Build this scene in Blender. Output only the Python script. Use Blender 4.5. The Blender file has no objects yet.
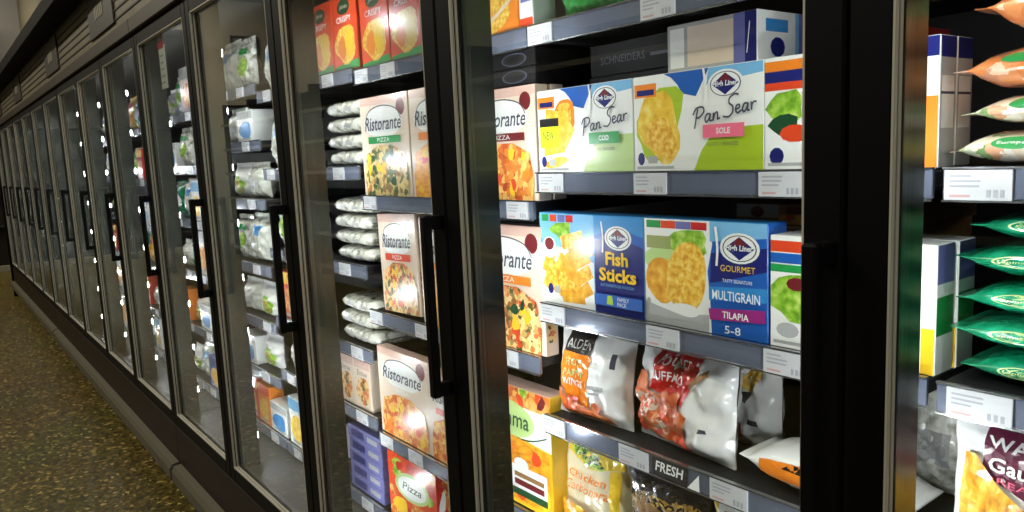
import bpy, bmesh, math, random
from mathutils import Vector, Matrix, noise
from mathutils.geometry import tessellate_polygon
R = math.radians
random.seed(7)
scene = bpy.context.scene
COL = scene.collection

# ------------------------------------------------------------------ materials
def srgb(r, g, b):
    f = lambda c: (c/12.92 if c <= .04045 else ((c+.055)/1.055)**2.4)
    return (f(r/255), f(g/255), f(b/255), 1)

MATS = {}
def mat(name, col, rough=.5, metal=0., coat=0., bump=None, ior=1.45, spec=.5):
    """plain procedural surface; col is an sRGB triple"""
    if name in MATS: return MATS[name]
    m = bpy.data.materials.new(name); m.use_nodes = True
    nt = m.node_tree; b = nt.nodes['Principled BSDF']
    b.inputs['Base Color'].default_value = srgb(*col)
    b.inputs['Roughness'].default_value = rough; b.inputs['Metallic'].default_value = metal
    b.inputs['Coat Weight'].default_value = coat; b.inputs['Coat Roughness'].default_value = .1
    b.inputs['IOR'].default_value = ior; b.inputs['Specular IOR Level'].default_value = spec
    if bump:
        tc = nt.nodes.new('ShaderNodeTexCoord'); n = nt.nodes.new('ShaderNodeTexNoise')
        n.inputs['Scale'].default_value = bump[0]; n.inputs['Detail'].default_value = 3
        bp = nt.nodes.new('ShaderNodeBump'); bp.inputs['Strength'].default_value = bump[1]; bp.inputs['Distance'].default_value = .004
        nt.links.new(tc.outputs['Object'], n.inputs['Vector']); nt.links.new(n.outputs['Fac'], bp.inputs['Height'])
        nt.links.new(bp.outputs['Normal'], b.inputs['Normal'])
    MATS[name] = m
    return m

def pat(name, stops, scale=60, kind='voronoi', rough=.35, coat=.3, bump=0., stretch=(1, 1, 1), detail=3, metal=0):
    """mottled surface: a colour ramp over voronoi cells or noise; stops = [(pos, rgb)...]"""
    if name in MATS: return MATS[name]
    m = bpy.data.materials.new(name); m.use_nodes = True
    nt = m.node_tree; b = nt.nodes['Principled BSDF']
    tc = nt.nodes.new('ShaderNodeTexCoord'); mp = nt.nodes.new('ShaderNodeMapping')
    mp.inputs['Scale'].default_value = stretch
    nt.links.new(tc.outputs['Object'], mp.inputs['Vector'])
    if kind == 'voronoi':
        t = nt.nodes.new('ShaderNodeTexVoronoi'); t.inputs['Scale'].default_value = scale
        sep = nt.nodes.new('ShaderNodeSeparateColor'); nt.links.new(t.outputs['Color'], sep.inputs['Color']); out = sep.outputs[0]
        nz = nt.nodes.new('ShaderNodeTexNoise'); nz.inputs['Scale'].default_value = scale*1.2; nz.inputs['Detail'].default_value = 2
        nt.links.new(mp.outputs['Vector'], nz.inputs['Vector'])
        ad = nt.nodes.new('ShaderNodeVectorMath'); ad.operation = 'MULTIPLY_ADD'
        ad.inputs[1].default_value = (.02*60/scale,)*3
        nt.links.new(nz.outputs['Color'], ad.inputs[0]); nt.links.new(mp.outputs['Vector'], ad.inputs[2])
        nt.links.new(ad.outputs[0], t.inputs['Vector'])
    else:
        t = nt.nodes.new('ShaderNodeTexNoise'); t.inputs['Scale'].default_value = scale; t.inputs['Detail'].default_value = detail
        nt.links.new(mp.outputs['Vector'], t.inputs['Vector']); out = t.outputs['Fac']
    cr = nt.nodes.new('ShaderNodeValToRGB')
    el = cr.color_ramp.elements
    el[0].position, el[0].color = stops[0][0], srgb(*stops[0][1])
    el[1].position, el[1].color = stops[-1][0], srgb(*stops[-1][1])
    for p, c in stops[1:-1]:
        e = el.new(p); e.color = srgb(*c)
    nt.links.new(out, cr.inputs['Fac']); nt.links.new(cr.outputs['Color'], b.inputs['Base Color'])
    b.inputs['Roughness'].default_value = rough; b.inputs['Coat Weight'].default_value = coat; b.inputs['Coat Roughness'].default_value = .15
    b.inputs['Metallic'].default_value = metal
    if bump:
        bp = nt.nodes.new('ShaderNodeBump'); bp.inputs['Strength'].default_value = bump; bp.inputs['Distance'].default_value = .004
        nt.links.new(out, bp.inputs['Height']); nt.links.new(bp.outputs['Normal'], b.inputs['Normal'])
    MATS[name] = m
    return m

def emit(name, col, s):
    m = bpy.data.materials.new(name); m.use_nodes = True
    nt = m.node_tree; nt.nodes.clear()
    e = nt.nodes.new('ShaderNodeEmission'); e.inputs['Color'].default_value = srgb(*col); e.inputs['Strength'].default_value = s
    o = nt.nodes.new('ShaderNodeOutputMaterial'); nt.links.new(e.outputs[0], o.inputs[0])
    return m

def glass_mat(name, tint, ior=1.5, rough=.0):
    m = bpy.data.materials.new(name); m.use_nodes = True
    nt = m.node_tree; nt.nodes.clear()
    fr = nt.nodes.new('ShaderNodeFresnel'); ge = nt.nodes.new('ShaderNodeNewGeometry')
    mr = nt.nodes.new('ShaderNodeMapRange'); mr.inputs['To Min'].default_value = ior; mr.inputs['To Max'].default_value = 1/ior
    nt.links.new(ge.outputs['Backfacing'], mr.inputs['Value']); nt.links.new(mr.outputs[0], fr.inputs['IOR'])   # same reflectance from both sides of the sheet
    t = nt.nodes.new('ShaderNodeBsdfTransparent'); t.inputs['Color'].default_value = (*tint, 1)
    g = nt.nodes.new('ShaderNodeBsdfGlossy'); g.inputs['Roughness'].default_value = rough
    mx = nt.nodes.new('ShaderNodeMixShader'); o = nt.nodes.new('ShaderNodeOutputMaterial')
    nt.links.new(fr.outputs[0], mx.inputs[0]); nt.links.new(t.outputs[0], mx.inputs[1]); nt.links.new(g.outputs[0], mx.inputs[2])
    nt.links.new(mx.outputs[0], o.inputs[0])
    return m

BLACK = mat('black_frame', (4, 4, 5), .55, spec=.15)
GRIP = mat('handle_black', (5, 5, 6), .5, spec=.2)
CHROME = mat('bright_trim', (196, 194, 180), .3, .35)
POST = mat('post_metal', (84, 87, 79), .25, 1., bump=(14, .03))
LINER = mat('cabinet_liner', (58, 58, 56), .5)
KICK = pat('kick_brown', [(.3, (26, 16, 13)), (.7, (34, 22, 17))], 6, 'noise', .45, 0)
BUMPER = mat('bumper_grey', (86, 83, 68), .5, spec=.3)
DARKGAP = mat('toe_dark', (14, 12, 11), .7)
FASCIA = pat('fascia_olive', [(.3, (84, 77, 56)), (.7, (100, 92, 68))], 3, 'noise', .5, 0)
KICK.node_tree.nodes['Principled BSDF'].inputs['Specular IOR Level'].default_value = .15
LEDGE = mat('ledge_brown', (44, 38, 28), .5)
FASCIA_D = mat('fascia_groove', (38, 35, 28), .6)
PLAQUE = mat('plaque_dark', (40, 36, 30), .5)
PLAQUE_T = mat('plaque_letters', (120, 116, 100), .5)
CANOPY = mat('canopy_dark', (7, 5, 4), .7, spec=.1)
SHELF = mat('shelf_grey', (34, 34, 36), .5, .3)
RAIL = mat('rail_slate', (112, 120, 140), .22, .3, .7)
RAIL_E = mat('rail_edge', (176, 178, 180), .22, .9)
TAG = mat('tag_paper', (196, 198, 202), .4, 0, .4)
TAG_T = mat('tag_ink', (158, 160, 168), .6)
TAG_R = mat('tag_red', (190, 150, 150), .6)
LED = emit('led_module', (246, 249, 255), 520.)
LEDCASE = mat('led_case', (190, 190, 186), .4)
GLASS = glass_mat('door_glass', (.94, .96, .94))

W_ = mat('print_white', (236, 238, 236), .4, 0, .5)
CREAM = mat('print_cream', (226, 208, 190), .4, 0, .4)
PINKC = mat('print_blush', (214, 178, 164), .4, 0, .4)
NAVY = mat('print_navy', (28, 34, 110), .35, 0, .5)
BLUE = mat('print_blue', (30, 92, 178), .35, 0, .5)
SKY = mat('print_sky', (120, 182, 226), .35, 0, .5)
LBLUE = mat('print_azure', (48, 138, 206), .35, 0, .5)
LAV = mat('print_lavender', (108, 110, 172), .4, 0, .4)
GREEN = mat('print_green', (34, 150, 74), .35, 0, .5)
LIME = mat('print_lime', (168, 196, 44), .35, 0, .5)
LIMEP = mat('print_pale_lime', (188, 216, 140), .35, 0, .5)
YEL = mat('print_yellow', (240, 196, 40), .35, 0, .5)
LEMON = mat('print_lemon', (214, 224, 40), .35, 0, .5)
ORANGE = mat('print_orange', (238, 134, 36), .35, 0, .5)
REDO = mat('print_vermilion', (222, 72, 36), .35, 0, .5)
RED = mat('print_red', (196, 34, 34), .35, 0, .5)
MAROON = mat('print_maroon', (110, 30, 36), .35, 0, .5)
PLUM = mat('print_plum', (98, 34, 62), .35, 0, .5)
PINK = mat('print_pink', (238, 112, 140), .35, 0, .5)
MAG = mat('print_magenta', (150, 40, 122), .35, 0, .5)
BLK = mat('print_black', (26, 24, 26), .4, 0, .3)
INK = mat('print_ink', (66, 70, 84), .5)
GREYP = mat('print_grey', (170, 172, 172), .45, 0, .3)
DKGREEN = mat('print_bottle_green', (28, 74, 44), .35, 0, .5)
KRAFT = mat('carton_kraft', (142, 104, 62), .7)
DKBOX = mat('carton_dark', (13, 12, 13), .6, spec=.25)
GOLD = pat('breaded_gold', [(.25, (180, 112, 20)), (.45, (232, 174, 50)), (.58, (244, 204, 90)), (.75, (252, 230, 150))], 95, 'noise', bump=.2)
STICK = pat('breaded_sticks', [(.25, (190, 120, 20)), (.5, (232, 166, 40)), (.75, (252, 212, 104))], 50, 'noise')
FISHY = pat('fillet_yellow', [(.25, (206, 150, 30)), (.5, (238, 198, 60)), (.75, (252, 232, 140))], 45, 'noise')
SPIN = pat('pizza_spinach', [(.0, (70, 96, 40)), (.25, (60, 84, 40)), (.4, (214, 186, 120)), (.7, (232, 208, 140)), (.85, (190, 120, 60)), (1, (110, 120, 60))], 75)
PIZZA = pat('pizza_cheese', [(.0, (204, 84, 30)), (.3, (226, 150, 60)), (.6, (244, 204, 120)), (.8, (214, 110, 40)), (1, (170, 60, 30))], 70)
VEGP = pat('pasta_vegetable', [(0, (60, 80, 40)), (.2, (228, 120, 50)), (.45, (240, 208, 150)), (.7, (236, 196, 110)), (.85, (50, 74, 44)), (1, (214, 100, 50))], 90)
FRY = pat('pasta_orange', [(.2, (170, 80, 14)), (.5, (240, 160, 30)), (.8, (250, 206, 70))], 40, 'noise', stretch=(1, 1, 3))
WINGS = pat('wings_orange', [(.25, (140, 50, 20)), (.45, (206, 96, 46)), (.6, (222, 118, 56)), (.8, (240, 176, 116))], 38, 'noise')
WAFFLE = pat('waffle_fries', [(.3, (150, 86, 14)), (.48, (226, 160, 40)), (.65, (244, 204, 96)), (.8, (206, 190, 90))], 30, 'noise', stretch=(3, 1, 1))
SALAD = pat('salad_leaf', [(.25, (60, 120, 20)), (.5, (140, 190, 50)), (.75, (210, 230, 130))], 60, 'noise')
NOODLE = pat('noodle_brown', [(.3, (60, 44, 26)), (.5, (150, 116, 50)), (.7, (206, 176, 90))], 60, 'noise', stretch=(1, 1, 3))
BAGW = pat('film_white', [(.3, (226, 228, 228)), (.7, (246, 247, 246))], 14, 'noise', .3, .4, .2)
BAGWORN = pat('film_grey_white', [(.3, (112, 118, 104)), (.45, (196, 196, 184)), (.55, (232, 234, 226)), (.7, (206, 204, 190))], 42, 'noise', .2, .6, .5)
BAGGREEN = pat('film_green', [(.2, (8, 84, 58)), (.5, (16, 136, 96)), (.7, (40, 170, 128)), (.9, (150, 214, 190))], 40, 'noise', .15, .8, .5)  # pale end of the ramp paints highlights onto the glossy green film
BAGVEG = pat('film_clear_vegetables', [(0, (236, 232, 220)), (.3, (226, 214, 190)), (.5, (226, 140, 80)), (.68, (240, 236, 226)), (.85, (110, 150, 80)), (1, (210, 200, 170))], 62, 'voronoi', .15, .8, .3)
BAGCARROT = pat('film_clear_carrots', [(0, (228, 150, 96)), (.4, (216, 122, 64)), (.6, (238, 214, 190)), (.8, (196, 110, 60)), (1, (232, 226, 214))], 62, 'voronoi', .15, .8, .3)
BAGCLR = pat('film_frosted', [(.3, (196, 200, 190)), (.6, (226, 228, 216)), (.8, (240, 240, 232))], 34, 'noise', .15, .8, .5)
BAGYEL = pat('film_yellow', [(.3, (222, 180, 40)), (.7, (244, 216, 70))], 12, 'noise', .22, .6, .2)
BAGDK = pat('film_charcoal', [(.3, (30, 28, 28)), (.7, (52, 48, 46))], 12, 'noise', .22, .6, .2)
BAGORG = pat('film_orange', [(.3, (232, 122, 20)), (.7, (246, 150, 44))], 12, 'noise', .22, .6, .2)

# ------------------------------------------------------------------ mesh builder
class MB:
    def __init__(s): s.v = []; s.f = []; s.m = []; s.mats = []; s.smooth = []
    def mi(s, m):
        if m not in s.mats: s.mats.append(m)
        return s.mats.index(m)
    def face(s, pts, m, smooth=False):
        b = len(s.v); s.v += [tuple(p) for p in pts]; s.f.append(tuple(range(b, b+len(pts)))); s.m.append(s.mi(m)); s.smooth.append(smooth)
    def box(s, x0, x1, y0, y1, z0, z1, m, bev=0., faces=None):
        """bevelled box (chamfer bev); faces = {side: material} overrides for sides -x +x -y +y -z +z"""
        bm = bmesh.new(); bmesh.ops.create_cube(bm, size=1)
        for v in bm.verts: v.co = Vector(((x0+x1)/2+v.co.x*(x1-x0), (y0+y1)/2+v.co.y*(y1-y0), (z0+z1)/2+v.co.z*(z1-z0)))
        if bev: bmesh.ops.bevel(bm, geom=bm.edges[:], offset=bev, segments=1, affect='EDGES')
        b = len(s.v); bm.verts.index_update(); s.v += [tuple(v.co) for v in bm.verts]
        for f in bm.faces:
            n = f.normal; mm = m
            if faces:
                a = max(range(3), key=lambda i: abs(n[i])); k = ('-' if n[a] < 0 else '+')+'xyz'[a]
                mm = faces.get(k, m)
            s.f.append(tuple(b+v.index for v in f.verts)); s.m.append(s.mi(mm)); s.smooth.append(False)
        bm.free()
    def grid(s, fn, nu, nv, m, smooth=True, wrapu=False):
        b = len(s.v)
        cu = nu if wrapu else nu+1
        for j in range(nv+1):
            for i in range(cu): s.v.append(tuple(fn(i/nu, j/nv)))
        for j in range(nv):
            for i in range(nu):
                a = b+j*cu+i; c = b+j*cu+(i+1) % cu
                s.f.append((a, c, c+cu, a+cu)); s.m.append(s.mi(m)); s.smooth.append(smooth)
    def tube(s, pts, r, m, n=8, closed=False):
        """bar with round section along a polyline"""
        P = [Vector(p) for p in pts]; b = len(s.v); prev = None
        for i, p in enumerate(P):
            t = (P[min(i+1, len(P)-1)]-P[max(i-1, 0)]).normalized()
            a = t.orthogonal().normalized() if prev is None else (prev-t*prev.dot(t)).normalized()
            prev = a; c = t.cross(a)
            for k in range(n):
                q = 2*math.pi*k/n; s.v.append(tuple(p+(a*math.cos(q)+c*math.sin(q))*r))
        for i in range(len(P)-1):
            for k in range(n):
                s.f.append((b+i*n+k, b+i*n+(k+1) % n, b+(i+1)*n+(k+1) % n, b+(i+1)*n+k)); s.m.append(s.mi(m)); s.smooth.append(True)
        s.f.append(tuple(b+k for k in range(n))[::-1]); s.m.append(s.mi(m)); s.smooth.append(False)
        s.f.append(tuple(b+(len(P)-1)*n+k for k in range(n))); s.m.append(s.mi(m)); s.smooth.append(False)
    def mesh(s, name):
        me = bpy.data.meshes.new(name); me.from_pydata(s.v, [], s.f)
        for m in s.mats: me.materials.append(m)
        me.polygons.foreach_set('material_index', s.m); me.polygons.foreach_set('use_smooth', s.smooth)
        me.update(); return me

def obj(name, data, parent=None, loc=(0, 0, 0), rot=(0, 0, 0)):
    if isinstance(data, MB): data = data.mesh(name)
    o = bpy.data.objects.new(name, data); COL.objects.link(o)
    o.location = loc; o.rotation_euler = rot
    if parent: o.parent = parent
    return o
def tag(o, label, cat, group=None, kind=None):
    o['label'] = label; o['category'] = cat
    if group: o['group'] = group
    o['kind'] = kind or 'thing'
    return o
def thing(name, label, cat, loc=(0, 0, 0), group=None):
    return tag(obj(name, None, None, loc), label, cat, group)
def struct(name, mb, label=None):
    o = obj(name, mb); o['kind'] = 'structure'
    if label: o['label'] = label
    return o

# ------------------------------------------------------------------ printed artwork (u across 0..1, v up 0..1)
_txt = {}
def text_tris(s, shear=0., bold=0.):
    k = (s, shear, bold)
    if k in _txt: return _txt[k]
    c = bpy.data.curves.new('t', 'FONT'); c.body = s; c.shear = shear; c.offset = bold; c.resolution_u = 2; c.size = 1
    o = bpy.data.objects.new('t', c); COL.objects.link(o)
    dg = bpy.context.evaluated_depsgraph_get(); dg.update()
    me = o.evaluated_get(dg).to_mesh()
    vs = [v.co.copy() for v in me.vertices]; me.calc_loop_triangles()
    tr = [[(vs[i].x, vs[i].y) for i in t.vertices] for t in me.loop_triangles]
    o.evaluated_get(dg).to_mesh_clear(); bpy.data.objects.remove(o); bpy.data.curves.remove(c)
    xs = [p[0] for t in tr for p in t]; ys = [p[1] for t in tr for p in t]
    x0, x1, y0, y1 = min(xs), max(xs), min(ys), max(ys)
    tr = [[((p[0]-x0)/(x1-x0), (p[1]-y0)/(y1-y0)) for p in t] for t in tr]
    _txt[k] = tr
    return tr
def T(s, u0, v0, u1, v1, m, shear=0., bold=0., rise=0.):
    return [([(u0+(u1-u0)*p[0], v0+(v1-v0)*p[1]+rise*p[0]) for p in t], m) for t in text_tris(s, shear, bold)]
def Rc(u0, v0, u1, v1, m): return [([(u0, v0), (u1, v0), (u1, v1), (u0, v1)], m)]
def Pg(pts, m): return [([pts[i] for i in t], m) for t in tessellate_polygon([[Vector((p[0], p[1], 0)) for p in pts]])]
def El(cu, cv, ru, rv, m, n=20, rot=0, wob=0, seed=0):
    rr = random.Random(seed); ph = rr.random()*6
    pts = []
    for i in range(n):
        a = 2*math.pi*i/n; k = 1+wob*math.sin(3*a+ph)+wob*.7*math.sin(5*a+2*ph)
        x, y = math.cos(a)*k*ru, math.sin(a)*k*rv
        pts.append((cu+x*math.cos(rot)-y*math.sin(rot), cv+x*math.sin(rot)+y*math.cos(rot)))
    return [(pts, m)]
def St(pts, w, m, asp=1., smooth=True):
    """brush stroke through pts, width w in u (asp = box width / height)"""
    P = [Vector((p[0], p[1]/asp)) for p in pts]
    if smooth and len(P) > 2:
        Q = []
        for i in range(len(P)-1):
            p0, p1, p2, p3 = P[max(i-1, 0)], P[i], P[i+1], P[min(i+2, len(P)-1)]
            for k in range(4):
                t = k/4; Q.append(.5*((2*p1)+(p2-p0)*t+(2*p0-5*p1+4*p2-p3)*t*t+(3*p1-p0-3*p2+p3)*t**3))
        P = Q+[P[-1]]
    out = []
    for i in range(len(P)-1):
        d = (P[i+1]-P[i])
        if d.length < 1e-9: continue
        d.normalize(); n = Vector((-d.y, d.x))*w/2; e = d*w*.25
        q = [P[i]-n-e, P[i+1]-n+e, P[i+1]+n+e, P[i]+n-e]
        out.append(([(v.x, v.y*asp) for v in q], m))
    return out
PANSEAR = [[(.1, -.15), (.28, 1.0)], [(.02, .75), (.2, 1.08), (.55, 1.08), (.64, .78), (.42, .5), (.2, .48)],
           [(.98, .5), (.82, .55), (.7, .3), (.77, .06), (.92, .2), (1.0, .5), (.97, .1), (1.1, .08)],
           [(1.17, .5), (1.15, .05), (1.24, .42), (1.37, .5), (1.4, .3), (1.4, .06), (1.52, .1)],
           [(2.5, 1.2), (2.32, 1.3), (2.06, 1.15), (2.02, .85), (2.2, .6), (2.2, .25), (2.0, .02), (1.7, .12)],
           [(2.35, .32), (2.55, .4), (2.55, .56), (2.42, .56), (2.36, .32), (2.46, .1), (2.66, .2)],
           [(2.98, .5), (2.83, .55), (2.72, .3), (2.78, .06), (2.92, .2), (3.0, .5), (2.98, .1), (3.08, .08)],
           [(3.16, .52), (3.18, .06), (3.2, .34), (3.3, .5), (3.42, .46)]]
def pansear(u0, v0, su, sv, m, asp, rise=.0):
    out = []
    for l in PANSEAR:
        out += St([(u0+p[0]*su, v0+p[1]*sv+rise*p[0]) for p in l], .011, m, asp)
    return out
def sealogo(cu, cv, r, asp):
    """the fish maker's crest: white eye shape, dark diamond, little red fields, white tail stroke"""
    rv = r*asp
    def lens(k):
        up = [(cu+r*k*math.cos(t), cv+rv*.66*k*math.sin(t)**1.0) for t in [math.pi*i/10 for i in range(11)]]
        return up+[(x, 2*cv-y) for x, y in up[1:-1][::-1]]
    a = Pg(lens(1.), W_)+Pg(lens(.86), INK)+Pg(lens(.8), W_)
    a += Pg([(cu-r*.74, cv), (cu, cv-rv*.5), (cu+r*.74, cv), (cu, cv+rv*.5)], NAVY)
    a += Pg([(cu-r*.4, cv+rv*.12), (cu, cv+rv*.5), (cu+r*.4, cv+rv*.12)], MAROON)
    a += T('High Liner', cu-r*.68, cv-rv*.13, cu+r*.68, cv+rv*.15, W_, .1, .03)
    a += St([(cu-r*1.15, cv-rv*.8), (cu-r*1.1, cv), (cu-r*1.2, cv+rv*.85)], r*.12, W_, asp)
    return a
def shapes(n, box, ru, rv, ms, seed, rot=3.2, wob=.12):
    rr = random.Random(seed); out = []
    for i in range(n):
        out += El(rr.uniform(box[0], box[2]), rr.uniform(box[1], box[3]), ru*rr.uniform(.7, 1.25), rv*rr.uniform(.7, 1.25), ms[i % len(ms)], 9, rr.uniform(-rot, rot), wob, i)
    return out

def decal(mb, art, fn, nrm, eps, maxlen=None):
    """lay art polygons on a surface: fn(u,v) -> point, nrm = outward push (vector or function)"""
    for k, (pts, m) in enumerate(art):
        e = eps*(1+k*.02); pts = [(min(1, max(0, q[0])), min(1, max(0, q[1]))) for q in pts]
        tris = [pts]
        if maxlen:
            todo = [[pts[0], pts[i], pts[i+1]] for i in range(1, len(pts)-1)]; tris = []
            while todo:
                t = todo.pop(); P = [fn(*q) for q in t]
                L = [((P[i]-P[(i+1) % 3]).length, i) for i in range(3)]; mx = max(L)
                if mx[0] > maxlen:
                    i = mx[1]; a, b, c = t[i], t[(i+1) % 3], t[(i+2) % 3]; mid = ((a[0]+b[0])/2, (a[1]+b[1])/2)
                    todo += [[a, mid, c], [mid, b, c]]
                else: tris.append(t)
        for t in tris:
            mb.face([fn(*q)+(nrm(*q) if callable(nrm) else nrm)*e for q in t], m, maxlen is not None)

def carton(w, h, d, base, front, right=None, top=None, sides=None, lid=None):
    """printed carton: base point at front bottom middle, front faces -y"""
    mb = MB(); f = {}
    if sides: f = {'-x': sides, '+x': sides}
    if lid: f['+z'] = lid
    mb.box(-w/2, w/2, 0, d, 0, h, base, .0016, f)
    decal(mb, front, lambda u, v: Vector((-w/2+.001+u*(w-.002), 0, .001+v*(h-.002))), Vector((0, -1, 0)), .0004)
    if right: decal(mb, right, lambda u, v: Vector((w/2, .001+u*(d-.002), .001+v*(h-.002))), Vector((1, 0, 0)), .0004)
    # tuck-flap seam across the top
    t = top or [] 
    t = t + Rc(.02, .48, .98, .52, GREYP)
    decal(mb, t, lambda u, v: Vector((-w/2+.001+u*(w-.002), .001+v*(d-.002), h)), Vector((0, 0, 1)), .0004)
    return mb

def pouch(w, h, t, film, art, seed=0, wr=.005, waist=.05, res=(26, 30), seal=.05):
    """standing pillow bag: sealed crimped ends top and bottom, creased film, front faces -y, base at z=0"""
    off = Vector((seed*3.1, seed*1.7, seed*.9))
    def ht(u, v):
        e = max(0, 1-abs(2*u-1)**2.6)**.6*max(0, math.sin(math.pi*min(1, max(0, (v-seal*.6)/(1-1.4*seal)))))**.55
        c = noise.noise(Vector((u*5, v*6, 0))+off)*1.4+abs(noise.noise(Vector((u*9, v*4, 3))+off))*1.6
        c += 1.5*abs(noise.noise(Vector(((u+v)*6, (u-v)*3, 7))+off))
        return t/2*e*(1.12-.24*v) + wr*c*min(1, e*2+.12)
    def X(u, v):
        k = 1-waist*math.sin(math.pi*v) + .02*noise.noise(Vector((v*5, u, 9))+off)
        return (u-.5)*w*k
    def Z(u, v): return h*v + .02*h*noise.noise(Vector((u*3, v*2, 5))+off)*min(1, v*3)
    F = lambda u, v: Vector((X(u, v), -ht(u, v)-.0006, Z(u, v)))
    B = lambda u, v: Vector((X(1-u, v), ht(1-u, v)*.9+.0006, Z(1-u, v)))
    mb = MB(); mb.grid(F, res[0], res[1], film); mb.grid(B, res[0], res[1], film)
    # crimped seal strips
    for v0, s in ((1., 1), (0., -1)):
        if s < 0: continue
        for i in range(18):
            u0, u1 = i/18, (i+1)/18
            a, b = F(u0, v0), F(u1, v0); up = Vector((0, (.003 if i % 2 else -.003), .012*s))
            mb.face([a, b, b+up, a+Vector((0, -up.y, up.z))], film)
    decal(mb, art, F, Vector((0, -1, .0)), .0012, .012)
    return mb

def tube_bag(w, dep, th, film, art, seed=0, res=(36, 22), tail=.06, pw=5., sq=1.):
    """bag lying flat, sealed at both ends (+-x); long side faces -y; base at z=0"""
    off = Vector((seed*2.3, seed*1.1, seed*.7))
    def pt(s, a):
        q = abs(2*s-1); body = min(1, q/(1-tail))
        T_ = max(.0, 1-body**pw)**.7
        b = max(th/2*T_, .0015); dd = dep/2*(1-.12*q**3)
        k = noise.noise(Vector((s*9, math.cos(a)*2, math.sin(a)*2))+off)
        k2 = abs(noise.noise(Vector((s*16, math.cos(a)*3, 5+math.sin(a)*2))+off))
        r = 1+.1*k*T_+.22*k2*T_-.06
        z = b*math.copysign(abs(math.sin(a))**sq, math.sin(a))*r; y = -dd*math.copysign(abs(math.cos(a))**.7, math.cos(a))*(1+.04*k)
        lift = (.004*(q**4))*math.sin(seed*2.1+(0 if s < .5 else 2))*(1-T_)
        return Vector(((s-.5)*w, y+dep/2, z+th/2+lift))
    mb = MB(); mb.grid(lambda u, v: pt(v, 2*math.pi*u), res[1], res[0], film, True, True)
    def F(u, v): return pt(u, (v-.5)*R(150))
    def N(u, v): return Vector((0, -math.cos((v-.5)*R(150)), math.sin((v-.5)*R(150))))
    decal(mb, art, F, N, .0014, .012)
    return mb

# ------------------------------------------------------------------ the place: floor, walls, ceiling
def floor_mat():
    m = bpy.data.materials.new('terrazzo'); m.use_nodes = True; nt = m.node_tree; b = nt.nodes['Principled BSDF']
    tc = nt.nodes.new('ShaderNodeTexCoord'); v = nt.nodes.new('ShaderNodeTexVoronoi'); v.inputs['Scale'].default_value = 62
    sp = nt.nodes.new('ShaderNodeSeparateColor'); cr = nt.nodes.new('ShaderNodeValToRGB')
    el = cr.color_ramp.elements
    el[0].position, el[0].color = 0, srgb(52, 44, 12); el[1].position, el[1].color = 1, srgb(196, 172, 104)
    for p, c in ((.35, (74, 64, 20)), (.6, (108, 92, 34)), (.8, (80, 70, 32)), (.92, (136, 114, 54))):
        e = el.new(p); e.color = srgb(*c)
    n = nt.nodes.new('ShaderNodeTexNoise'); n.inputs['Scale'].default_value = 1.6; n.inputs['Detail'].default_value = 4
    mx = nt.nodes.new('ShaderNodeMixRGB'); mx.blend_type = 'MULTIPLY'; mx.inputs[0].default_value = .5
    nt.links.new(tc.outputs['Object'], v.inputs['Vector']); nt.links.new(v.outputs['Color'], sp.inputs['Color'])
    nt.links.new(sp.outputs[0], cr.inputs['Fac']); nt.links.new(tc.outputs['Object'], n.inputs['Vector'])
    nt.links.new(cr.outputs['Color'], mx.inputs[1]); nt.links.new(n.outputs['Color'], mx.inputs[2])
    nt.links.new(mx.outputs[0], b.inputs['Base Color']); b.inputs['Roughness'].default_value = .38
    return m
XE, YO, ZC = -15.0, -5.3, 4.6          # end wall, opposite wall, ceiling
mb = MB(); mb.box(XE-.2, 4, YO-.2, 1.3, -.1, 0, floor_mat()); struct('floor', mb)
WALLM = pat('wall_beige', [(.3, (172, 164, 140)), (.7, (186, 178, 154))], 2, 'noise', .7, 0)
CEILM = mat('ceiling_grey', (88, 84, 72), .8)
mb = MB(); mb.box(XE-.2, XE, YO-.2, 1.3, 0, ZC, WALLM); struct('wall_end', mb)
mb = MB(); mb.box(XE, 4, YO-.2, YO, 0, ZC, WALLM); struct('wall_opposite', mb)
mb = MB(); mb.box(XE, 4, 1.1, 1.3, 0, ZC, WALLM); struct('wall_behind', mb)
mb = MB(); mb.box(XE-.2, 4, YO-.2, 1.3, ZC, ZC+.1, CEILM); struct('ceiling', mb)
mb = MB(); mb.box(XE, XE+.25, .3, .77, 0, ZC, mat('pillar_grey', (96, 94, 88), .7)); struct('pillar_end', mb)
mb = MB(); mb.box(XE, XE+.03, YO, 0.29, 0, .14, mat('baseboard_pale', (190, 180, 160), .5)); struct('baseboard_end', mb)

# the dark run of shelving across the aisle (mirrored in the glass)
GDK = mat('gondola_dark', (30, 28, 25), .7, spec=.2); GED = mat('gondola_edge', (120, 116, 100), .5)
g = thing('aisle_shelving', 'dark grocery shelving across the aisle, mirrored in the freezer glass', 'shelving', (0, 0, 0))
mb = MB(); mb.box(-13.2, 3.6, -3.75, -3.7, 0, 2.5, GDK, .004); obj('back_panel', mb, g)
for z in (.12, .55, .95, 1.35, 1.75, 2.15):
    mb = MB(); mb.box(-13.2, 3.6, -3.7, -3.28, z, z+.03, GDK, .003); mb.box(-13.2, 3.6, -3.28, -3.272, z-.01, z+.032, GED); obj('shelf', mb, g)
for i in range(15):
    mb = MB(); x = 3.55-1.19*i; mb.box(x-.025, x+.025, -3.7, -3.3, 0, 2.5, GDK, .003); obj('upright', mb, g)

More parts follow.
